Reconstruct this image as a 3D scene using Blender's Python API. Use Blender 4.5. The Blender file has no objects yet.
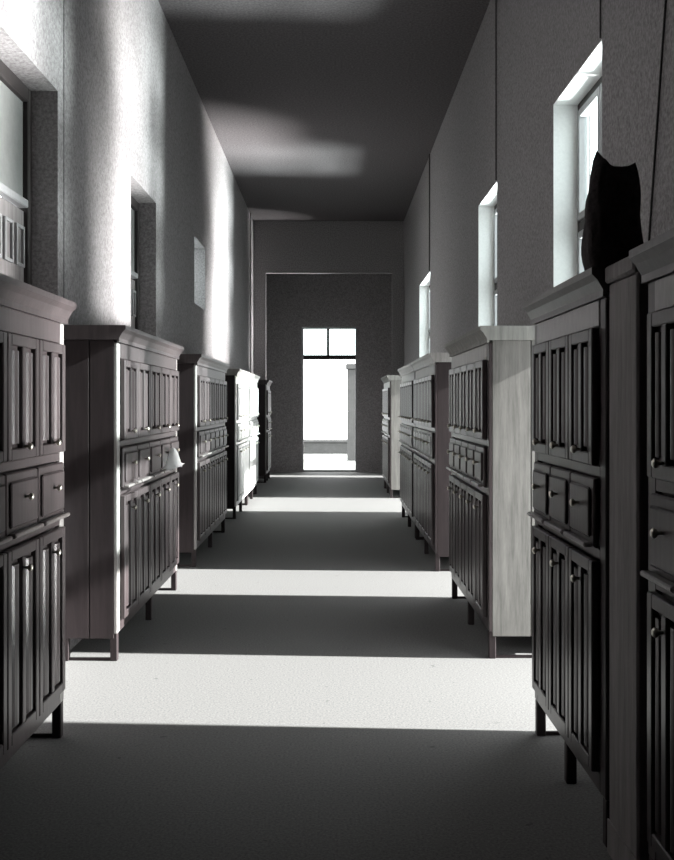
import bpy, bmesh, math, random
from mathutils import Vector
random.seed(7)
S = bpy.context.scene
C = S.collection
PI = math.pi

# ---------------------------------------------------------------- camera
cam = bpy.data.cameras.new('camera'); cam_o = bpy.data.objects.new('camera', cam); C.objects.link(cam_o)
cam_o.location = (0, 0, 1.6); cam_o.rotation_euler = (PI/2, 0, 0)
cam.sensor_width = 36; cam.sensor_fit = 'AUTO'; cam.lens = 36*1000/860
cam.shift_x = 5/860; cam.shift_y = -26/860; cam.clip_start = .05; cam.clip_end = 300
S.camera = cam_o

# ---------------------------------------------------------------- exposure
S.view_settings.view_transform = 'Standard'; S.view_settings.look = 'None'
S.view_settings.gamma = 1; S.view_settings.use_curve_mapping = False
S.view_settings.exposure = 0.0

# ---------------------------------------------------------------- sky
W = bpy.data.worlds.new('sky'); S.world = W; W.use_nodes = True
wb = W.node_tree.nodes['Background']; wb.inputs[0].default_value = (.97, 1.0, 1.0, 1); wb.inputs[1].default_value = 3.7

# ---------------------------------------------------------------- suns
def sun(name, d, e, ang, col=(1, 1, .98)):
    l = bpy.data.lights.new(name, 'SUN'); l.energy = e; l.angle = math.radians(ang); l.color = col
    o = bpy.data.objects.new(name, l); C.objects.link(o); o.location = (12, 8, 10)
    o.rotation_euler = Vector(d).to_track_quat('-Z', 'Y').to_euler()
    return o
sun('sunlight', (-1, .06, -.5), 30, 1.0)
# added upward sun lamps filling left wall and ceiling through the right-hand windows
sun('upward_fill_low', (-1, -.14, .10), 3.6, 8)
sun('upward_fill_mid', (-1, -.15, .42), 8, 9)
sun('upward_fill_high', (-1, -.17, .80), 10.5, 11)
sun('upward_fill_steep', (-1, -.30, 1.35), 17, 18)
sun('upward_fill_oblique', (-1, -.38, .30), 5.5, 12)
sun('upward_fill_oblique_high', (-1, -.38, .50), 5, 12)

# ---------------------------------------------------------------- materials
def mat(name, base, rough=.8, var=.12, scale=(30, 30, 30), spec=.3, speck=0, bump=.0, metal=0):
    m = bpy.data.materials.new(name); m.use_nodes = True
    nt = m.node_tree; N = nt.nodes; L = nt.links
    b = N['Principled BSDF']; b.inputs['Roughness'].default_value = rough
    b.inputs['Specular IOR Level'].default_value = spec; b.inputs['Metallic'].default_value = metal
    tc = N.new('ShaderNodeTexCoord'); mp = N.new('ShaderNodeMapping'); mp.inputs['Scale'].default_value = scale
    L.new(tc.outputs['Object'], mp.inputs[0])
    no = N.new('ShaderNodeTexNoise'); no.inputs['Scale'].default_value = 1; no.inputs['Detail'].default_value = 5
    no.inputs['Roughness'].default_value = .75
    L.new(mp.outputs[0], no.inputs['Vector'])
    r = N.new('ShaderNodeValToRGB'); e = r.color_ramp.elements
    e[0].position = .3; e[1].position = .7
    e[0].color = (*[max(0, c*(1-var)) for c in base], 1); e[1].color = (*[min(1, c*(1+var)) for c in base], 1)
    L.new(no.outputs['Fac'], r.inputs[0]); out = r.outputs[0]
    if speck:
        n2 = N.new('ShaderNodeTexNoise'); n2.inputs['Scale'].default_value = 14; n2.inputs['Detail'].default_value = 3
        L.new(tc.outputs['Object'], n2.inputs['Vector'])
        r2 = N.new('ShaderNodeValToRGB'); r2.color_ramp.elements[0].position = .70; r2.color_ramp.elements[1].position = .74
        L.new(n2.outputs['Fac'], r2.inputs[0])
        mx = N.new('ShaderNodeMix'); mx.data_type = 'RGBA'
        ml = N.new('ShaderNodeMath'); ml.operation = 'MULTIPLY'; ml.inputs[1].default_value = speck
        L.new(r2.outputs[0], ml.inputs[0]); L.new(ml.outputs[0], mx.inputs['Factor'])
        L.new(out, mx.inputs[6]); mx.inputs[7].default_value = (*[c*.3 for c in base], 1); out = mx.outputs[2]
    L.new(out, b.inputs['Base Color'])
    if bump:
        bp = N.new('ShaderNodeBump'); bp.inputs['Strength'].default_value = bump; bp.inputs['Distance'].default_value = .004
        L.new(no.outputs['Fac'], bp.inputs['Height']); L.new(bp.outputs[0], b.inputs['Normal'])
    return m
def glass_mat(name, tint=(.95, 1, 1), gl=.08):
    m = bpy.data.materials.new(name); m.use_nodes = True; nt = m.node_tree; N = nt.nodes; L = nt.links
    for n in list(N):
        if n.type != 'OUTPUT_MATERIAL': N.remove(n)
    t = N.new('ShaderNodeBsdfTransparent'); t.inputs[0].default_value = (*tint, 1)
    g = N.new('ShaderNodeBsdfGlossy'); g.inputs['Roughness'].default_value = .03
    mx = N.new('ShaderNodeMixShader'); mx.inputs[0].default_value = gl
    L.new(t.outputs[0], mx.inputs[1]); L.new(g.outputs[0], mx.inputs[2])
    L.new(mx.outputs[0], N['Material Output'].inputs[0])
    return m
M = {}
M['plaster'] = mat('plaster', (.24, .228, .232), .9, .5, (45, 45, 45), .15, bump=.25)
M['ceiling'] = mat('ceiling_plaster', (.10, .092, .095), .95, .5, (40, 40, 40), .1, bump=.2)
M['floor'] = mat('floor_stone', (.155, .155, .152), .75, .5, (90, 90, 90), .25, speck=.5)
M['wood'] = mat('varnished_wood', (.042, .033, .034), .34, .45, (26, 26, 2.2), .42, bump=.15)
M['wood_side'] = mat('dull_dark_wood', (.024, .017, .018), .6, .4, (26, 26, 2.2), .3)
M['wood_frieze'] = mat('worn_varnished_wood', (.16, .145, .14), .3, .3, (30, 30, 8), .6)
M['bright_reveal'] = mat('skylit_reveal', (.86, .87, .86), .9, .06, (40, 40, 40), .15)  # near-white colour carries the skylight on the reveals
M['stile_wood'] = mat('lit_edge_wood', (.26, .25, .24), .45, .3, (30, 30, 4), .5)  # paler than the doors: light caught on posts and trim, put into colour
M['lit_wood'] = mat('light_brightened_wood', (.42, .43, .42), .5, .15, (30, 30, 4), .4)  # pale colour holds direct sun on fronts and bounced light on friezes
M['pale_wood'] = mat('pale_bare_wood', (.18, .176, .165), .7, .35, (22, 22, 2.0), .25)
M['grey_board'] = mat('grey_painted_board', (.20, .185, .185), .7, .3, (30, 30, 3), .25)
M['frame_dark'] = mat('dark_window_paint', (.025, .021, .021), .55, .2, (30, 30, 6), .25)
M['frame_grey'] = mat('grey_window_paint', (.26, .26, .265), .5, .15, (30, 30, 6), .4)
M['brass'] = mat('worn_brass', (.6, .57, .5), .3, .15, (60, 60, 60), .5, metal=.9)
M['cable'] = mat('black_cable', (.012, .01, .01), .6, .1, (60, 60, 60), .3)
M['sack'] = mat('dark_sackcloth', (.035, .029, .030), .9, .6, (40, 40, 40), .15, bump=.6)
M['cloth'] = mat('white_cloth', (.92, .93, .93), .8, .02, (40, 40, 40), .2)
M['outside'] = mat('pale_outside_render', (.30, .31, .30), .9, .08, (3, 3, 3), .1)
M['outside_grey'] = mat('grey_outside_render', (.10, .10, .10), .9, .15, (5, 5, 5), .1)
M['glass'] = glass_mat('clear_glass')
M['frosted'] = mat('frosted_glass', (.20, .205, .20), .35, .15, (14, 14, 14), .5)

# ---------------------------------------------------------------- helpers
def box(bm, a, b, bev=0):
    x0, x1 = sorted((a[0], b[0])); y0, y1 = sorted((a[1], b[1])); z0, z1 = sorted((a[2], b[2]))
    v = [bm.verts.new(p) for p in ((x0,y0,z0),(x1,y0,z0),(x1,y1,z0),(x0,y1,z0),(x0,y0,z1),(x1,y0,z1),(x1,y1,z1),(x0,y1,z1))]
    fs = [bm.faces.new([v[i] for i in q]) for q in ((0,3,2,1),(4,5,6,7),(0,1,5,4),(1,2,6,5),(2,3,7,6),(3,0,4,7))]
    if bev:
        es = list({e for f in fs for e in f.edges})
        bmesh.ops.bevel(bm, geom=es, offset=bev, segments=1, affect='EDGES', profile=.5)
def prism(bm, prof, x0, x1):
    """profile (y,z) points extruded along x"""
    a = [bm.verts.new((x0, y, z)) for y, z in prof]; b = [bm.verts.new((x1, y, z)) for y, z in prof]
    n = len(prof)
    bm.faces.new(a); bm.faces.new(b[::-1])
    for i in range(n): bm.faces.new((a[i], b[i], b[(i+1) % n], a[(i+1) % n]))
def obj(name, bm, m, parent=None, smooth=False):
    bmesh.ops.recalc_face_normals(bm, faces=bm.faces[:])
    me = bpy.data.meshes.new(name); bm.to_mesh(me); bm.free()
    me.materials.append(M[m])
    if smooth:
        for p in me.polygons: p.use_smooth = True
    o = bpy.data.objects.new(name, me); C.objects.link(o)
    if parent: o.parent = parent
    return o
def inst(name, me, parent, loc):
    o = bpy.data.objects.new(name, me); C.objects.link(o); o.parent = parent; o.location = loc
    return o
def tag(o, label, cat, group=None):
    o['label'] = label; o['category'] = cat
    if group: o['group'] = group
    return o
def struct(o, label=None):
    o['kind'] = 'structure'
    if label: o['label'] = label; 
    return o
def empty(name, loc, rz=0):
    o = bpy.data.objects.new(name, None); C.objects.link(o); o.location = loc; o.rotation_euler = (0, 0, rz)
    o.empty_display_size = .2
    return o

# ---------------------------------------------------------------- setting
XL, XR, ZC = -1.70, 1.55, 5.55       # inner faces of the walls, ceiling height
TL, TR = .35, .26                    # wall thickness
Y0, YE = -1.6, 23.5                  # behind the camera ... end wall

def wall(name, axis, a, b, u0, u1, z0, z1, holes, m='plaster'):
    """slab between planes a and b on one axis ('x' or 'y') with rectangular holes (u0,u1,z0,z1)"""
    us = sorted({u0, u1, *[h[0] for h in holes], *[h[1] for h in holes]})
    zs = sorted({z0, z1, *[h[2] for h in holes], *[h[3] for h in holes]})
    def solid(i, j):
        if i < 0 or j < 0 or i >= len(us)-1 or j >= len(zs)-1: return False
        cu, cz = (us[i]+us[i+1])/2, (zs[j]+zs[j+1])/2
        return not any(h[0] < cu < h[1] and h[2] < cz < h[3] for h in holes)
    bm = bmesh.new()
    P = (lambda t, u, z: bm.verts.new((t, u, z))) if axis == 'x' else (lambda t, u, z: bm.verts.new((u, t, z)))
    def q(*pts): bm.faces.new([P(*p) for p in pts])
    for i in range(len(us)-1):
        for j in range(len(zs)-1):
            if not solid(i, j): continue
            A, B, D, E = us[i], us[i+1], zs[j], zs[j+1]
            q((a,A,D),(a,B,D),(a,B,E),(a,A,E)); q((b,A,D),(b,A,E),(b,B,E),(b,B,D))
            if not solid(i-1, j): q((a,A,D),(a,A,E),(b,A,E),(b,A,D))
            if not solid(i+1, j): q((a,B,D),(b,B,D),(b,B,E),(a,B,E))
            if not solid(i, j-1): q((a,A,D),(b,A,D),(b,B,D),(a,B,D))
            if not solid(i, j+1): q((a,A,E),(a,B,E),(b,B,E),(b,A,E))
    bmesh.ops.remove_doubles(bm, verts=bm.verts[:], dist=1e-5)
    return struct(obj(name, bm, m))

# right wall: three tall windows over low openings added to let sun onto the floor, one more at the far end
RW = [(5.74, 7.01), (9.39, 10.60), (15.8, 17.75)]
RH = [(a, b, 2.1, 3.70) for a, b in RW] + [(4.40, 6.40, .0, 2.1), (8.08, 9.90, .0, 2.1), (14.75, 17.0, .0, 2.1), (21.75, 22.3, 0, 2.1)]
wall('wall_right', 'x', XR, XR+TR, Y0, YE, 0, ZC, RH)
LH = [(5.00, 6.20, 1.0, 3.54), (8.45, 9.66, 1.0, 3.54), (12.35, 13.40, 2.85, 3.68)]
wall('wall_left', 'x', XL-TL, XL, Y0, YE, 0, ZC, LH)
DX0, DX1 = (302-332)*YE/1000, (357-332)*YE/1000
wall('wall_end', 'y', YE, YE+.3, XL-TL, XR+TR, 0, ZC, [(DX0, DX1, 0, 3.41)])
wall('wall_back', 'y', Y0-.3, Y0, XL-TL, XR+TR, 0, ZC, [])
bm = bmesh.new(); box(bm, (XL-TL, Y0-.3, -.2), (XR+TR, YE+.3, 0)); struct(obj('floor', bm, 'floor'))
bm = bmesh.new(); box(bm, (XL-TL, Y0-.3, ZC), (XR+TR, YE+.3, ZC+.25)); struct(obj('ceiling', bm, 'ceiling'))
# dropped header and slim piers just before the end wall
bm = bmesh.new(); yb = 21.6
for a, b in (((XL, yb, 0), (-1.43, yb+.12, 4.43)), ((1.30, yb, 0), (XR, yb+.12, 4.43)), ((XL, yb, 4.43), (XR, yb+.12, ZC))): box(bm, a, b)
struct(obj('trim_1', bm, 'plaster'), 'plaster header and piers framing the far end of the corridor')

# window joinery
def bars(root, name, m, rects, x0, x1, bev=.006):
    bm = bmesh.new()
    for (a, b, c, d) in rects: box(bm, (x0, a, c), (x1, b, d), bev)
    return obj(name, bm, m, root)
def right_window(n, y0, y1):
    r = empty('window_%d' % n, (XR+.17, (y0+y1)/2, 2.1)); struct(r)
    w = (y1-y0)/2; h = 1.60; t = .73; x0, x1 = 0, .07
    bars(r, 'window_frame', 'frame_dark', [(-w, -w+.05, 0, h), (w-.05, w, 0, h), (-w+.05, w-.05, h-.06, h), (-w+.05, w-.05, t-.035, t+.035), (-w+.05, w-.05, 0, .05)], x0, x1)
    for s in (-1, 1):                       # two casements below the transom, two lights above
        a, b = (-w+.055, -.01) if s < 0 else (.01, w-.055)
        for (z0, z1) in ((.055, t-.04), (t+.04, h-.065)):
            c = bars(r, 'casement', 'frame_grey', [(a, a+.045, z0, z1), (b-.045, b, z0, z1), (a+.045, b-.045, z0, z0+.05), (a+.045, b-.045, z1-.05, z1)], x0-.015, x1-.02, .004)
            bm = bmesh.new(); box(bm, (.024, a+.045, z0+.05), (.030, b-.045, z1-.05)); obj('pane', bm, 'glass', c)
for i, (a, b) in enumerate(RW): right_window(i+1, a, b)
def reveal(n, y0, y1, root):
    bm = bmesh.new(); w = (y1-y0)/2; t = .008                      # added lining boards, skylight on the deep reveal put into their colour
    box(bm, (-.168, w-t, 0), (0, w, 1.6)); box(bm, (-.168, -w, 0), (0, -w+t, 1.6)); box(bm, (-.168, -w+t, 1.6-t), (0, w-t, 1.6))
    o = obj('reveal_lining', bm, 'bright_reveal', root); o['label'] = 'window reveal with skylight put into its colour'
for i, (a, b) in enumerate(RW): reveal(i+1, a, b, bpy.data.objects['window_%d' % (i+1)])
def left_window(n, y0, y1):
    r = empty('window_%d' % n, (XL-.16, (y0+y1)/2, 1.0)); struct(r)
    w = (y1-y0)/2; h = 2.54; t = 1.83
    bars(r, 'window_frame', 'frame_dark', [(-w, -w+.07, 0, h), (w-.07, w, 0, h), (-w+.07, w-.07, h-.09, h)], -.07, 0)
    bars(r, 'transom', 'frame_grey', [(-w+.07, w-.07, t-.03, t+.02)], -.06, .0)
    bm = bmesh.new(); box(bm, (-.045, -w+.07, t+.03), (-.035, w-.07, h-.09)); obj('pane', bm, 'frosted', r)
    # closed dark lower shutter with a row of small pale-framed squares under the transom
    bm = bmesh.new(); box(bm, (-.06, -w+.07, 0), (-.03, w-.07, t-.05)); p = obj('shutter', bm, 'grey_board', r)
    k = 5; st = (2*w-.14)/k
    rc = []
    for i in range(k):
        a = -w+.07+i*st+.03; b = a+st-.06; z0, z1 = t-.40, t-.15
        rc += [(a, a+.02, z0, z1), (b-.02, b, z0, z1), (a+.02, b-.02, z0, z0+.02), (a+.02, b-.02, z1-.02, z1)]
    bars(p, 'square_moulding', 'frame_grey', rc, -.03, -.012, .003)
left_window(4, 5.00, 6.20); left_window(5, 8.45, 9.66)
# small left opening: an added lamp behind it brightens the far jamb
r = empty('window_6', (XL-.25, 12.875, 2.85)); struct(r)
bars(r, 'window_frame', 'frame_grey', [(-.525, -.475, 0, .83), (.475, .525, 0, .83), (-.475, .475, .78, .83), (-.475, .475, 0, .05)], -.06, 0)
bm = bmesh.new(); box(bm, (-.033, -.475, .05), (-.027, .475, .78)); obj('pane', bm, 'glass', r)

# end door: glazed, bar and two fanlight panes above
r = empty('door_1', ((DX0+DX1)/2, YE+.12, 0)); struct(r)
w = (DX1-DX0)/2; zt = (404-357)*YE/1000+1.6
def rect_xz(root, name, m, rects, y0, y1, bev=.006):
    bm = bmesh.new()
    for (a, b, c, d) in rects: box(bm, (a, y0, c), (b, y1, d), bev)
    return obj(name, bm, m, root)
rect_xz(r, 'door_frame', 'frame_grey', [(-w, -w+.035, 0, 3.41), (w-.035, w, 0, 3.41), (-w+.035, w-.035, 3.375, 3.41)], 0, .1)
rect_xz(r, 'transom', 'frame_dark', [(-w+.035, w-.035, zt-.05, zt+.05)], -.01, .1)
rect_xz(r, 'glazing_bar', 'frame_dark', [(-.065, -.005, zt+.05, 3.375)], .01, .08)
f = rect_xz(r, 'door_sill', 'outside', [(-w+.035, w-.035, 0, .04)], 0, .1)
bm = bmesh.new(); box(bm, (-w+.035, .04, zt+.05), (-.065, .046, 3.375)); box(bm, (-.005, .04, zt+.05), (w-.035, .046, 3.375)); obj('pane', bm, 'glass', r)

# thin surface cables (dark hairlines on the walls)
def cable(n, pts, rad, label):
    bm = bmesh.new()
    for a, b in zip(pts[:-1], pts[1:]):
        a, b = Vector(a), Vector(b); d = (b-a).normalized()
        q = d.to_track_quat('Z', 'Y'); ring = []
        for p in (a, b): ring.append([bm.verts.new(p+q @ Vector((rad*math.cos(t*PI/4), rad*math.sin(t*PI/4), 0))) for t in range(8)])
        for t in range(8): bm.faces.new((ring[0][t], ring[0][(t+1) % 8], ring[1][(t+1) % 8], ring[1][t]))
        bm.faces.new(ring[0]); bm.faces.new(ring[1][::-1])
    return tag(obj('wall_cable', bm, 'cable'), label, 'cable')
xr = XR-.010
cable(1, [(xr, 5.74, 3.70), (xr, 5.74, ZC)], .005, 'thin dark cable running up the right wall from the nearest tall window')
cable(2, [(xr, 9.39, 3.70), (xr, 9.39, ZC)], .006, 'thin dark cable running up the right wall from the second tall window')
cable(3, [(xr, 15.8, 3.70), (xr, 15.8, ZC)], .009, 'thin dark cable above the farthest bright window on the right wall')
cable(4, [(XR-.012, 4.86, 2.35), (XR-.012, 4.13, ZC)], .006, 'slanting dark cable down the right wall, nearest the viewer')
cable(5, [(XL+.014, 20.7, 0), (XL+.014, 20.7, ZC)], .009, 'thin dark cable up the left wall near the far end')
cable(6, [(XL+.003, 6.33, 1.2), (XL+.003, 6.33, ZC)], .0018, 'hair-thin cable on the bright left wall beside the nearest window recess')

# ---------------------------------------------------------------- lockers
def door_mesh(w, h, m, cache={}):
    k = (round(w, 3), round(h, 3), m)
    if k in cache: return cache[k]
    bm = bmesh.new(); t = .03; s = .045
    box(bm, (-w/2+.01, -.008, .01), (w/2-.01, 0, h-.01))                      # recessed ground
    box(bm, (-w/2, -t, 0), (-w/2+s, 0, h), .004); box(bm, (w/2-s, -t, 0), (w/2, 0, h), .004)
    box(bm, (-w/2+s, -t, 0), (w/2-s, 0, s), .004); box(bm, (-w/2+s, -t, h-s), (w/2-s, 0, h), .004)
    box(bm, (-.022, -t, s), (.022, 0, h-s), .004)                             # middle stile
    for c in (-1, 1):                                                         # raised, rounded field in each panel
        a = c*(w/2-s+.022)/2; hw = (w/2-s-.022)/2-.016
        prof = 6; vs = []
        for z in (s+.02, h-s-.02):
            vs.append([bm.verts.new((a+hw*math.cos(PI-PI*i/prof), -.008-.022*math.sin(PI*i/prof), z)) for i in range(prof+1)])
        for i in range(prof): bm.faces.new((vs[0][i], vs[0][i+1], vs[1][i+1], vs[1][i]))
        bm.faces.new(vs[0]); bm.faces.new(vs[1][::-1])
    bmesh.ops.recalc_face_normals(bm, faces=bm.faces[:])
    me = bpy.data.meshes.new('door'); bm.to_mesh(me); bm.free(); me.materials.append(M[m])
    cache[k] = me; return me
def drawer_mesh(w, h, m, cache={}):
    k = (round(w, 3), round(h, 3), m)
    if k in cache: return cache[k]
    bm = bmesh.new()
    box(bm, (-w/2, -.022, 0), (w/2, 0, h), .006)
    box(bm, (-w/2+.03, -.034, .035), (w/2-.03, -.022, h-.035), .008)
    bmesh.ops.recalc_face_normals(bm, faces=bm.faces[:])
    me = bpy.data.meshes.new('drawer'); bm.to_mesh(me); bm.free(); me.materials.append(M[m])
    cache[k] = me; return me
def lathe_mesh(name, prof, m, n=10):
    """profile (r, d) turned about -y"""
    bm = bmesh.new(); rings = []
    for r, d in prof: rings.append([bm.verts.new((r*math.cos(2*PI*i/n), -d, r*math.sin(2*PI*i/n))) for i in range(n)])
    for a, b in zip(rings[:-1], rings[1:]):
        for i in range(n): bm.faces.new((a[i], a[(i+1) % n], b[(i+1) % n], b[i]))
    bm.faces.new(rings[0]); bm.faces.new(rings[-1][::-1])
    bmesh.ops.recalc_face_normals(bm, faces=bm.faces[:])
    me = bpy.data.meshes.new(name); bm.to_mesh(me); bm.free(); me.materials.append(M[m])
    for p in me.polygons: p.use_smooth = True
    return me
KNOB = lathe_mesh('knob', [(.006, 0), (.006, .012), (.014, .018), (.016, .026), (.009, .033)], 'brass')
def ledge_mesh(w, m, cache={}):
    k = (round(w, 3), m)
    if k in cache: return cache[k]
    bm = bmesh.new(); box(bm, (-w/2+.02, -.034, 0), (w/2-.02, 0, .018), .005)
    bmesh.ops.recalc_face_normals(bm, faces=bm.faces[:])
    me = bpy.data.meshes.new('ledge'); bm.to_mesh(me); bm.free(); me.materials.append(M[m]); cache[k] = me; return me
def surround_mesh(w, h, m, cache={}):
    k = (round(w, 3), m)
    if k in cache: return cache[k]
    bm = bmesh.new(); t = .022
    for a, b, c, d in ((-w/2, -w/2+t, 0, h), (w/2-t, w/2, 0, h), (-w/2+t, w/2-t, h-t, h), (-w/2+t, w/2-t, 0, t)): box(bm, (a, -.030, c), (b, -.018, d), .004)
    bmesh.ops.recalc_face_normals(bm, faces=bm.faces[:])
    me = bpy.data.meshes.new('moulding'); bm.to_mesh(me); bm.free(); me.materials.append(M[m]); cache[k] = me; return me
def leg_mesh():
    bm = bmesh.new(); box(bm, (-.022, -.022, 0), (.022, .022, .17), .004)
    bmesh.ops.recalc_face_normals(bm, faces=bm.faces[:])
    me = bpy.data.meshes.new('leg'); bm.to_mesh(me); bm.free(); me.materials.append(M['wood_side']); return me
LEG = leg_mesh()

def locker(side, ya, yb, cols, label, depth, end='wood_side', xf=None, front='wood', edge='wood', frieze='wood_frieze', trim='wood_frieze'):
    """side 'L'/'R'; ya near end, yb far end; front plane xf"""
    L = yb-ya
    if side == 'L': r = empty('locker_cabinet', (xf, (ya+yb)/2, 0), PI/2); e = -1
    else: r = empty('locker_cabinet', (xf, (ya+yb)/2, 0), -PI/2); e = 1     # e: local x sign of the end facing the viewer
    tag(r, label, 'locker', 'dark wooden locker cabinets along the corridor walls')
    H = 2.09; zb = .17; D = depth
    bm = bmesh.new()                                                   # carcass with corner stiles and rails
    box(bm, (-L/2+.022, .022, zb), (L/2-.022, D, 2.0))
    for z0, z1 in ((zb, zb+.07), (1.025, 1.065), (1.33, 1.37)): box(bm, (-L/2+.075, 0, z0), (L/2-.075, .022, z1), .003)
    obj('carcass', bm, front, r)
    for s in (-1, 1):
        bm = bmesh.new(); box(bm, (s*L/2, 0, zb), (s*(L/2-.075), .022, 1.985), .004); obj('corner_stile', bm, edge, r)
    for s in (-1, 1):                                                  # end panels: two upright boards
        bm = bmesh.new()
        for a, b in ((.022, D*.5-.003), (D*.5+.003, D)): box(bm, (s*L/2, a, zb-.03), (s*(L/2-.022), b, 2.0), .003)
        pm = end if s == e else 'wood_side'
        p = obj('side_panel', bm, pm, r)
        if pm == 'pale_wood': p['label'] = 'pale bare wooden end panel'
    bm = bmesh.new(); box(bm, (-L/2+.075, -.004, 1.885), (L/2-.075, .022, 1.985), .004); obj('frieze', bm, frieze, r)
    bm = bmesh.new()                                                   # cornice
    prof = [(D+.0, 2.0), (D, H), (-.055, H), (-.055, H-.025), (-.035, H-.045), (-.015, 2.01), (-.015, 1.985), (.0, 1.985), (0, 2.0)]
    prism(bm, prof, -L/2-.02, L/2+.02); obj('cornice', bm, 'pale_wood' if end == 'pale_wood' else 'stile_wood' if frieze == 'lit_wood' or front == 'lit_wood' else 'wood', r)
    n = cols; cw = (L-.15)/n
    for i in range(n):
        x = -L/2+.075+cw*(i+.5)
        for (z0, z1) in ((.245, 1.02), (1.375, 1.88)):
            d = inst('door', door_mesh(cw-.012, z1-z0, front), r, (x, .0, z0))
            k = inst('knob', KNOB, d, (0, -.03, (z1-z0)*(.88 if z0 < 1 else .10)))
        d = inst('drawer', drawer_mesh(cw-.014, .255, front), r, (x, 0, 1.07))
        inst('knob', KNOB, d, (0, -.034, .15)); inst('ledge', ledge_mesh(cw, trim), d, (0, -.022, 0))
        if trim == 'lit_wood' and front != 'lit_wood': inst('moulding', surround_mesh(cw-.014, .255, trim), d, (0, 0, 0))
    for x in (-L/2+.024, 0, L/2-.024):
        for y in (.024, D-.024): inst('leg', LEG, r, (x, y, 0))
    for s in (-1, 1):                                                  # floor stretchers under the ends
        bm = bmesh.new(); box(bm, (s*(L/2-.016), .046, .0), (s*(L/2-.032), D-.046, .018), .003); obj('stretcher', bm, 'wood_side', r)
    return r
XFL, XFR = -1.335, .985
DL, DR = .35, .53
locker('L', 2.55, 4.83, 5, 'dark slatted locker cabinet nearest the viewer on the left, cut off by the picture edge', DL, xf=XFL+.04, edge='stile_wood', frieze='wood')
locker('L', 6.22, 8.62, 5, 'dark left locker cabinet with a white cloth on its ledge, second from the viewer', DL, xf=XFL, edge='stile_wood', frieze='wood')
locker('L', 9.82, 12.50, 6, 'left locker cabinet standing below the small high opening, third from the viewer', DL, xf=XFL, edge='stile_wood', frieze='wood')
locker('L', 13.9, 15.84, 4, 'left locker cabinet with front coloured pale as if sunlit, the nearer of the adjoining far pair', DL, xf=XFL, front='lit_wood', edge='lit_wood', frieze='lit_wood', trim='lit_wood')  # sunlight on this pair is put into the front colour
locker('L', 15.91, 17.8, 4, 'left locker cabinet with front coloured pale as if sunlit, the farther of the adjoining far pair', DL, xf=XFL, front='lit_wood', edge='lit_wood', frieze='lit_wood', trim='lit_wood')
locker('L', 20.3, 21.5, 3, 'small far left locker cabinet beside the end pier, last in its row', DL, xf=XFL, edge='stile_wood', frieze='wood')
locker('R', 2.06, 3.18, 3, 'dark right locker cabinet cut off by the right picture edge', DR, xf=XFR+.02)
locker('R', 3.60, 4.86, 3, 'dark right locker cabinet below the tallest window, with a sack on top', DR, xf=XFR)
locker('R', 6.28, 8.25, 5, 'right locker cabinet with a pale bare wood end panel facing the viewer', DR, 'pale_wood', xf=XFR, frieze='stile_wood')
locker('R', 9.55, 11.82, 6, 'right locker cabinet behind the pale-ended one, nearer of an adjoining pair', DR, xf=XFR, frieze='lit_wood', trim='lit_wood')  # light bounced off the left wall is put into the frieze colour
locker('R', 11.90, 14.15, 6, 'right locker cabinet, farther of the adjoining pair behind the pale-ended one', DR, xf=XFR, frieze='lit_wood', trim='lit_wood')
locker('R', 17.0, 19.0, 5, 'farthest right locker cabinet, past the last bright window', DR, 'pale_wood', xf=XFR, frieze='lit_wood', trim='lit_wood')

# plain board upright standing between the two nearest right lockers
bm = bmesh.new(); box(bm, (XFR+.005, 3.245, 0), (XR-.03, 3.575, 2.03), .008); box(bm, (XFR-.01, 3.24, 2.03), (XR-.03, 3.58, 2.09), .008)
box(bm, (XFR-.002, 3.245, 0), (XFR+.005, 3.575, .12), .002)
tag(obj('narrow_cupboard', bm, 'grey_board'), 'plain narrow grey cupboard front between the two nearest right lockers', 'cupboard')

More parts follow.
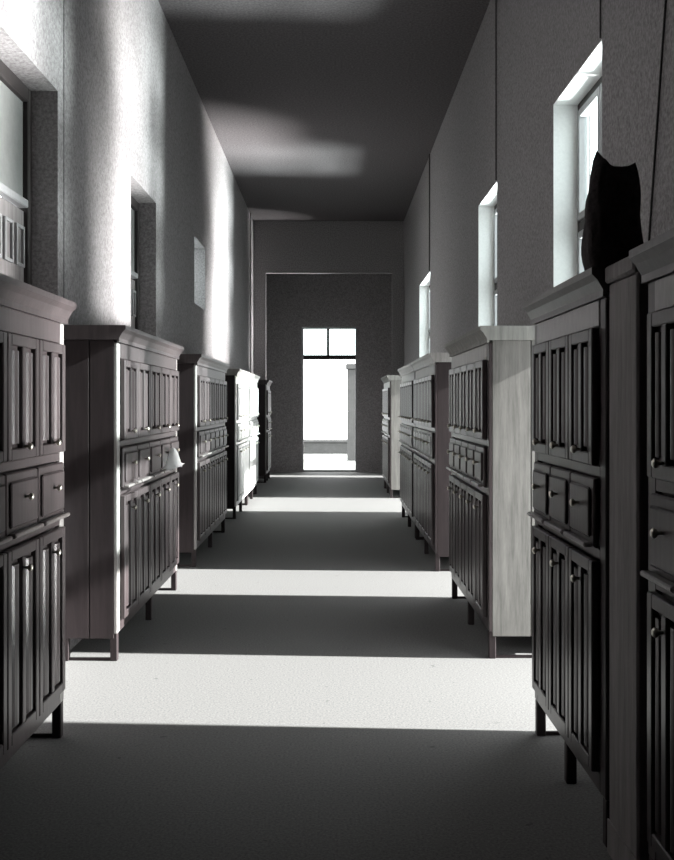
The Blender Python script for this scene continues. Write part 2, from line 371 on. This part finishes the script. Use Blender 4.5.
# sack with two peaked corners on top of the right locker
def sack():
    bm = bmesh.new(); nz, na = 14, 28; rows = []
    Hs = .43
    for j in range(nz+1):
        t = j/nz; row = []
        w = .125*(1-.28*max(0, (t-.45)/.55)**1.6)*(1+.06*math.sin(t*9)); dd = .10*(1-.45*t**2)
        if j == 0: w *= .9
        for i in range(na):
            a = 2*PI*i/na; c, s = math.cos(a), math.sin(a)
            x = w*math.copysign(abs(c)**.55, c); y = dd*math.copysign(abs(s)**.7, s)
            fold = .006*math.sin(7*a+t*5)+.004*math.sin(13*a-t*8)
            x += fold*c; y += fold*s
            z = Hs*t
            if t > .8: z += (t-.8)*5*(.055*abs(x/.1)**3*(1.3 if x < 0 else .55)-.012)
            x -= .018*math.sin(t*PI)*(1 if x < 0 else .2)
            if x < 0: x += .055*max(0, t-.7)
            row.append(bm.verts.new((x, y, z)))
        rows.append(row)
    for a, b in zip(rows[:-1], rows[1:]):
        for i in range(na): bm.faces.new((a[i], a[(i+1) % na], b[(i+1) % na], b[i]))
    bm.faces.new(rows[0][::-1])
    top = rows[-1]; c = bm.verts.new((sum(v.co.x for v in top)/na, 0, Hs-.02))
    for i in range(na): bm.faces.new((top[i], top[(i+1) % na], c))
    o = obj('sack', bm, 'sack', None, True); o.location = (1.085, 3.84, 2.09); o.scale = (.80, .9, .98)
    return o
tag(sack(), 'dark upright sack with two peaked corners standing on the right locker top', 'sack')

# white cloth lying on the ledge of the second left locker
bm = bmesh.new(); n = 12
g = [[None]*(n+1) for _ in range(n+1)]
for i in range(n+1):
    for j in range(n+1):
        u, v = i/n, j/n
        hgt = .135*math.exp(-((u-.60)/.27)**2)*(1-v**2.2)+.012
        g[i][j] = bm.verts.new((.016+.08*v*(1-.2*math.cos(u*7)), -.36+.72*u, hgt*1.15+.006*math.sin(9*u+5*v)))
for i in range(n):
    for j in range(n): bm.faces.new((g[i][j], g[i+1][j], g[i+1][j+1], g[i][j+1]))
bmesh.ops.solidify(bm, geom=bm.faces[:], thickness=.006)
o = obj('cloth', bm, 'cloth', None, True); o.location = (XFL+.046, 7.84, 1.092)
tag(o, 'small crumpled white cloth on the ledge of the second left locker', 'cloth')

# ---------------------------------------------------------------- outside the end door
bm = bmesh.new(); box(bm, (-6, YE+.3, -.3), (6, YE+16, -.02)); o = obj('courtyard', bm, 'outside'); struct(o)
bm = bmesh.new(); box(bm, (.44, YE+5, -.02), (.9, YE+5.5, 2.6), .02); box(bm, (.40, YE+4.94, 2.6), (.96, YE+5.56, 2.75), .02)
tag(obj('gate_pier', bm, 'outside_grey'), 'pale grey pier seen through the right side of the open end door', 'pier')
bm = bmesh.new(); box(bm, (-6, YE+9, -.02), (6, YE+9.4, .35), .02); box(bm, (-6, YE+8.95, .35), (6, YE+9.45, .43), .01)
tag(obj('garden_wall', bm, 'outside_grey'), 'low grey wall far outside the open end door', 'wall')

# added lamp behind the small left opening, brightening its far jamb
l = bpy.data.lights.new('jamb_fill', 'AREA'); l.shape = 'RECTANGLE'; l.size = .8; l.size_y = .8; l.energy = 14; l.color = (1, 1, .98)
o = bpy.data.objects.new('jamb_fill', l); C.objects.link(o); o.location = (XL-.75, 12.2, 3.3)
o.rotation_euler = Vector((.62, 1, -.05)).to_track_quat('-Z', 'Y').to_euler()
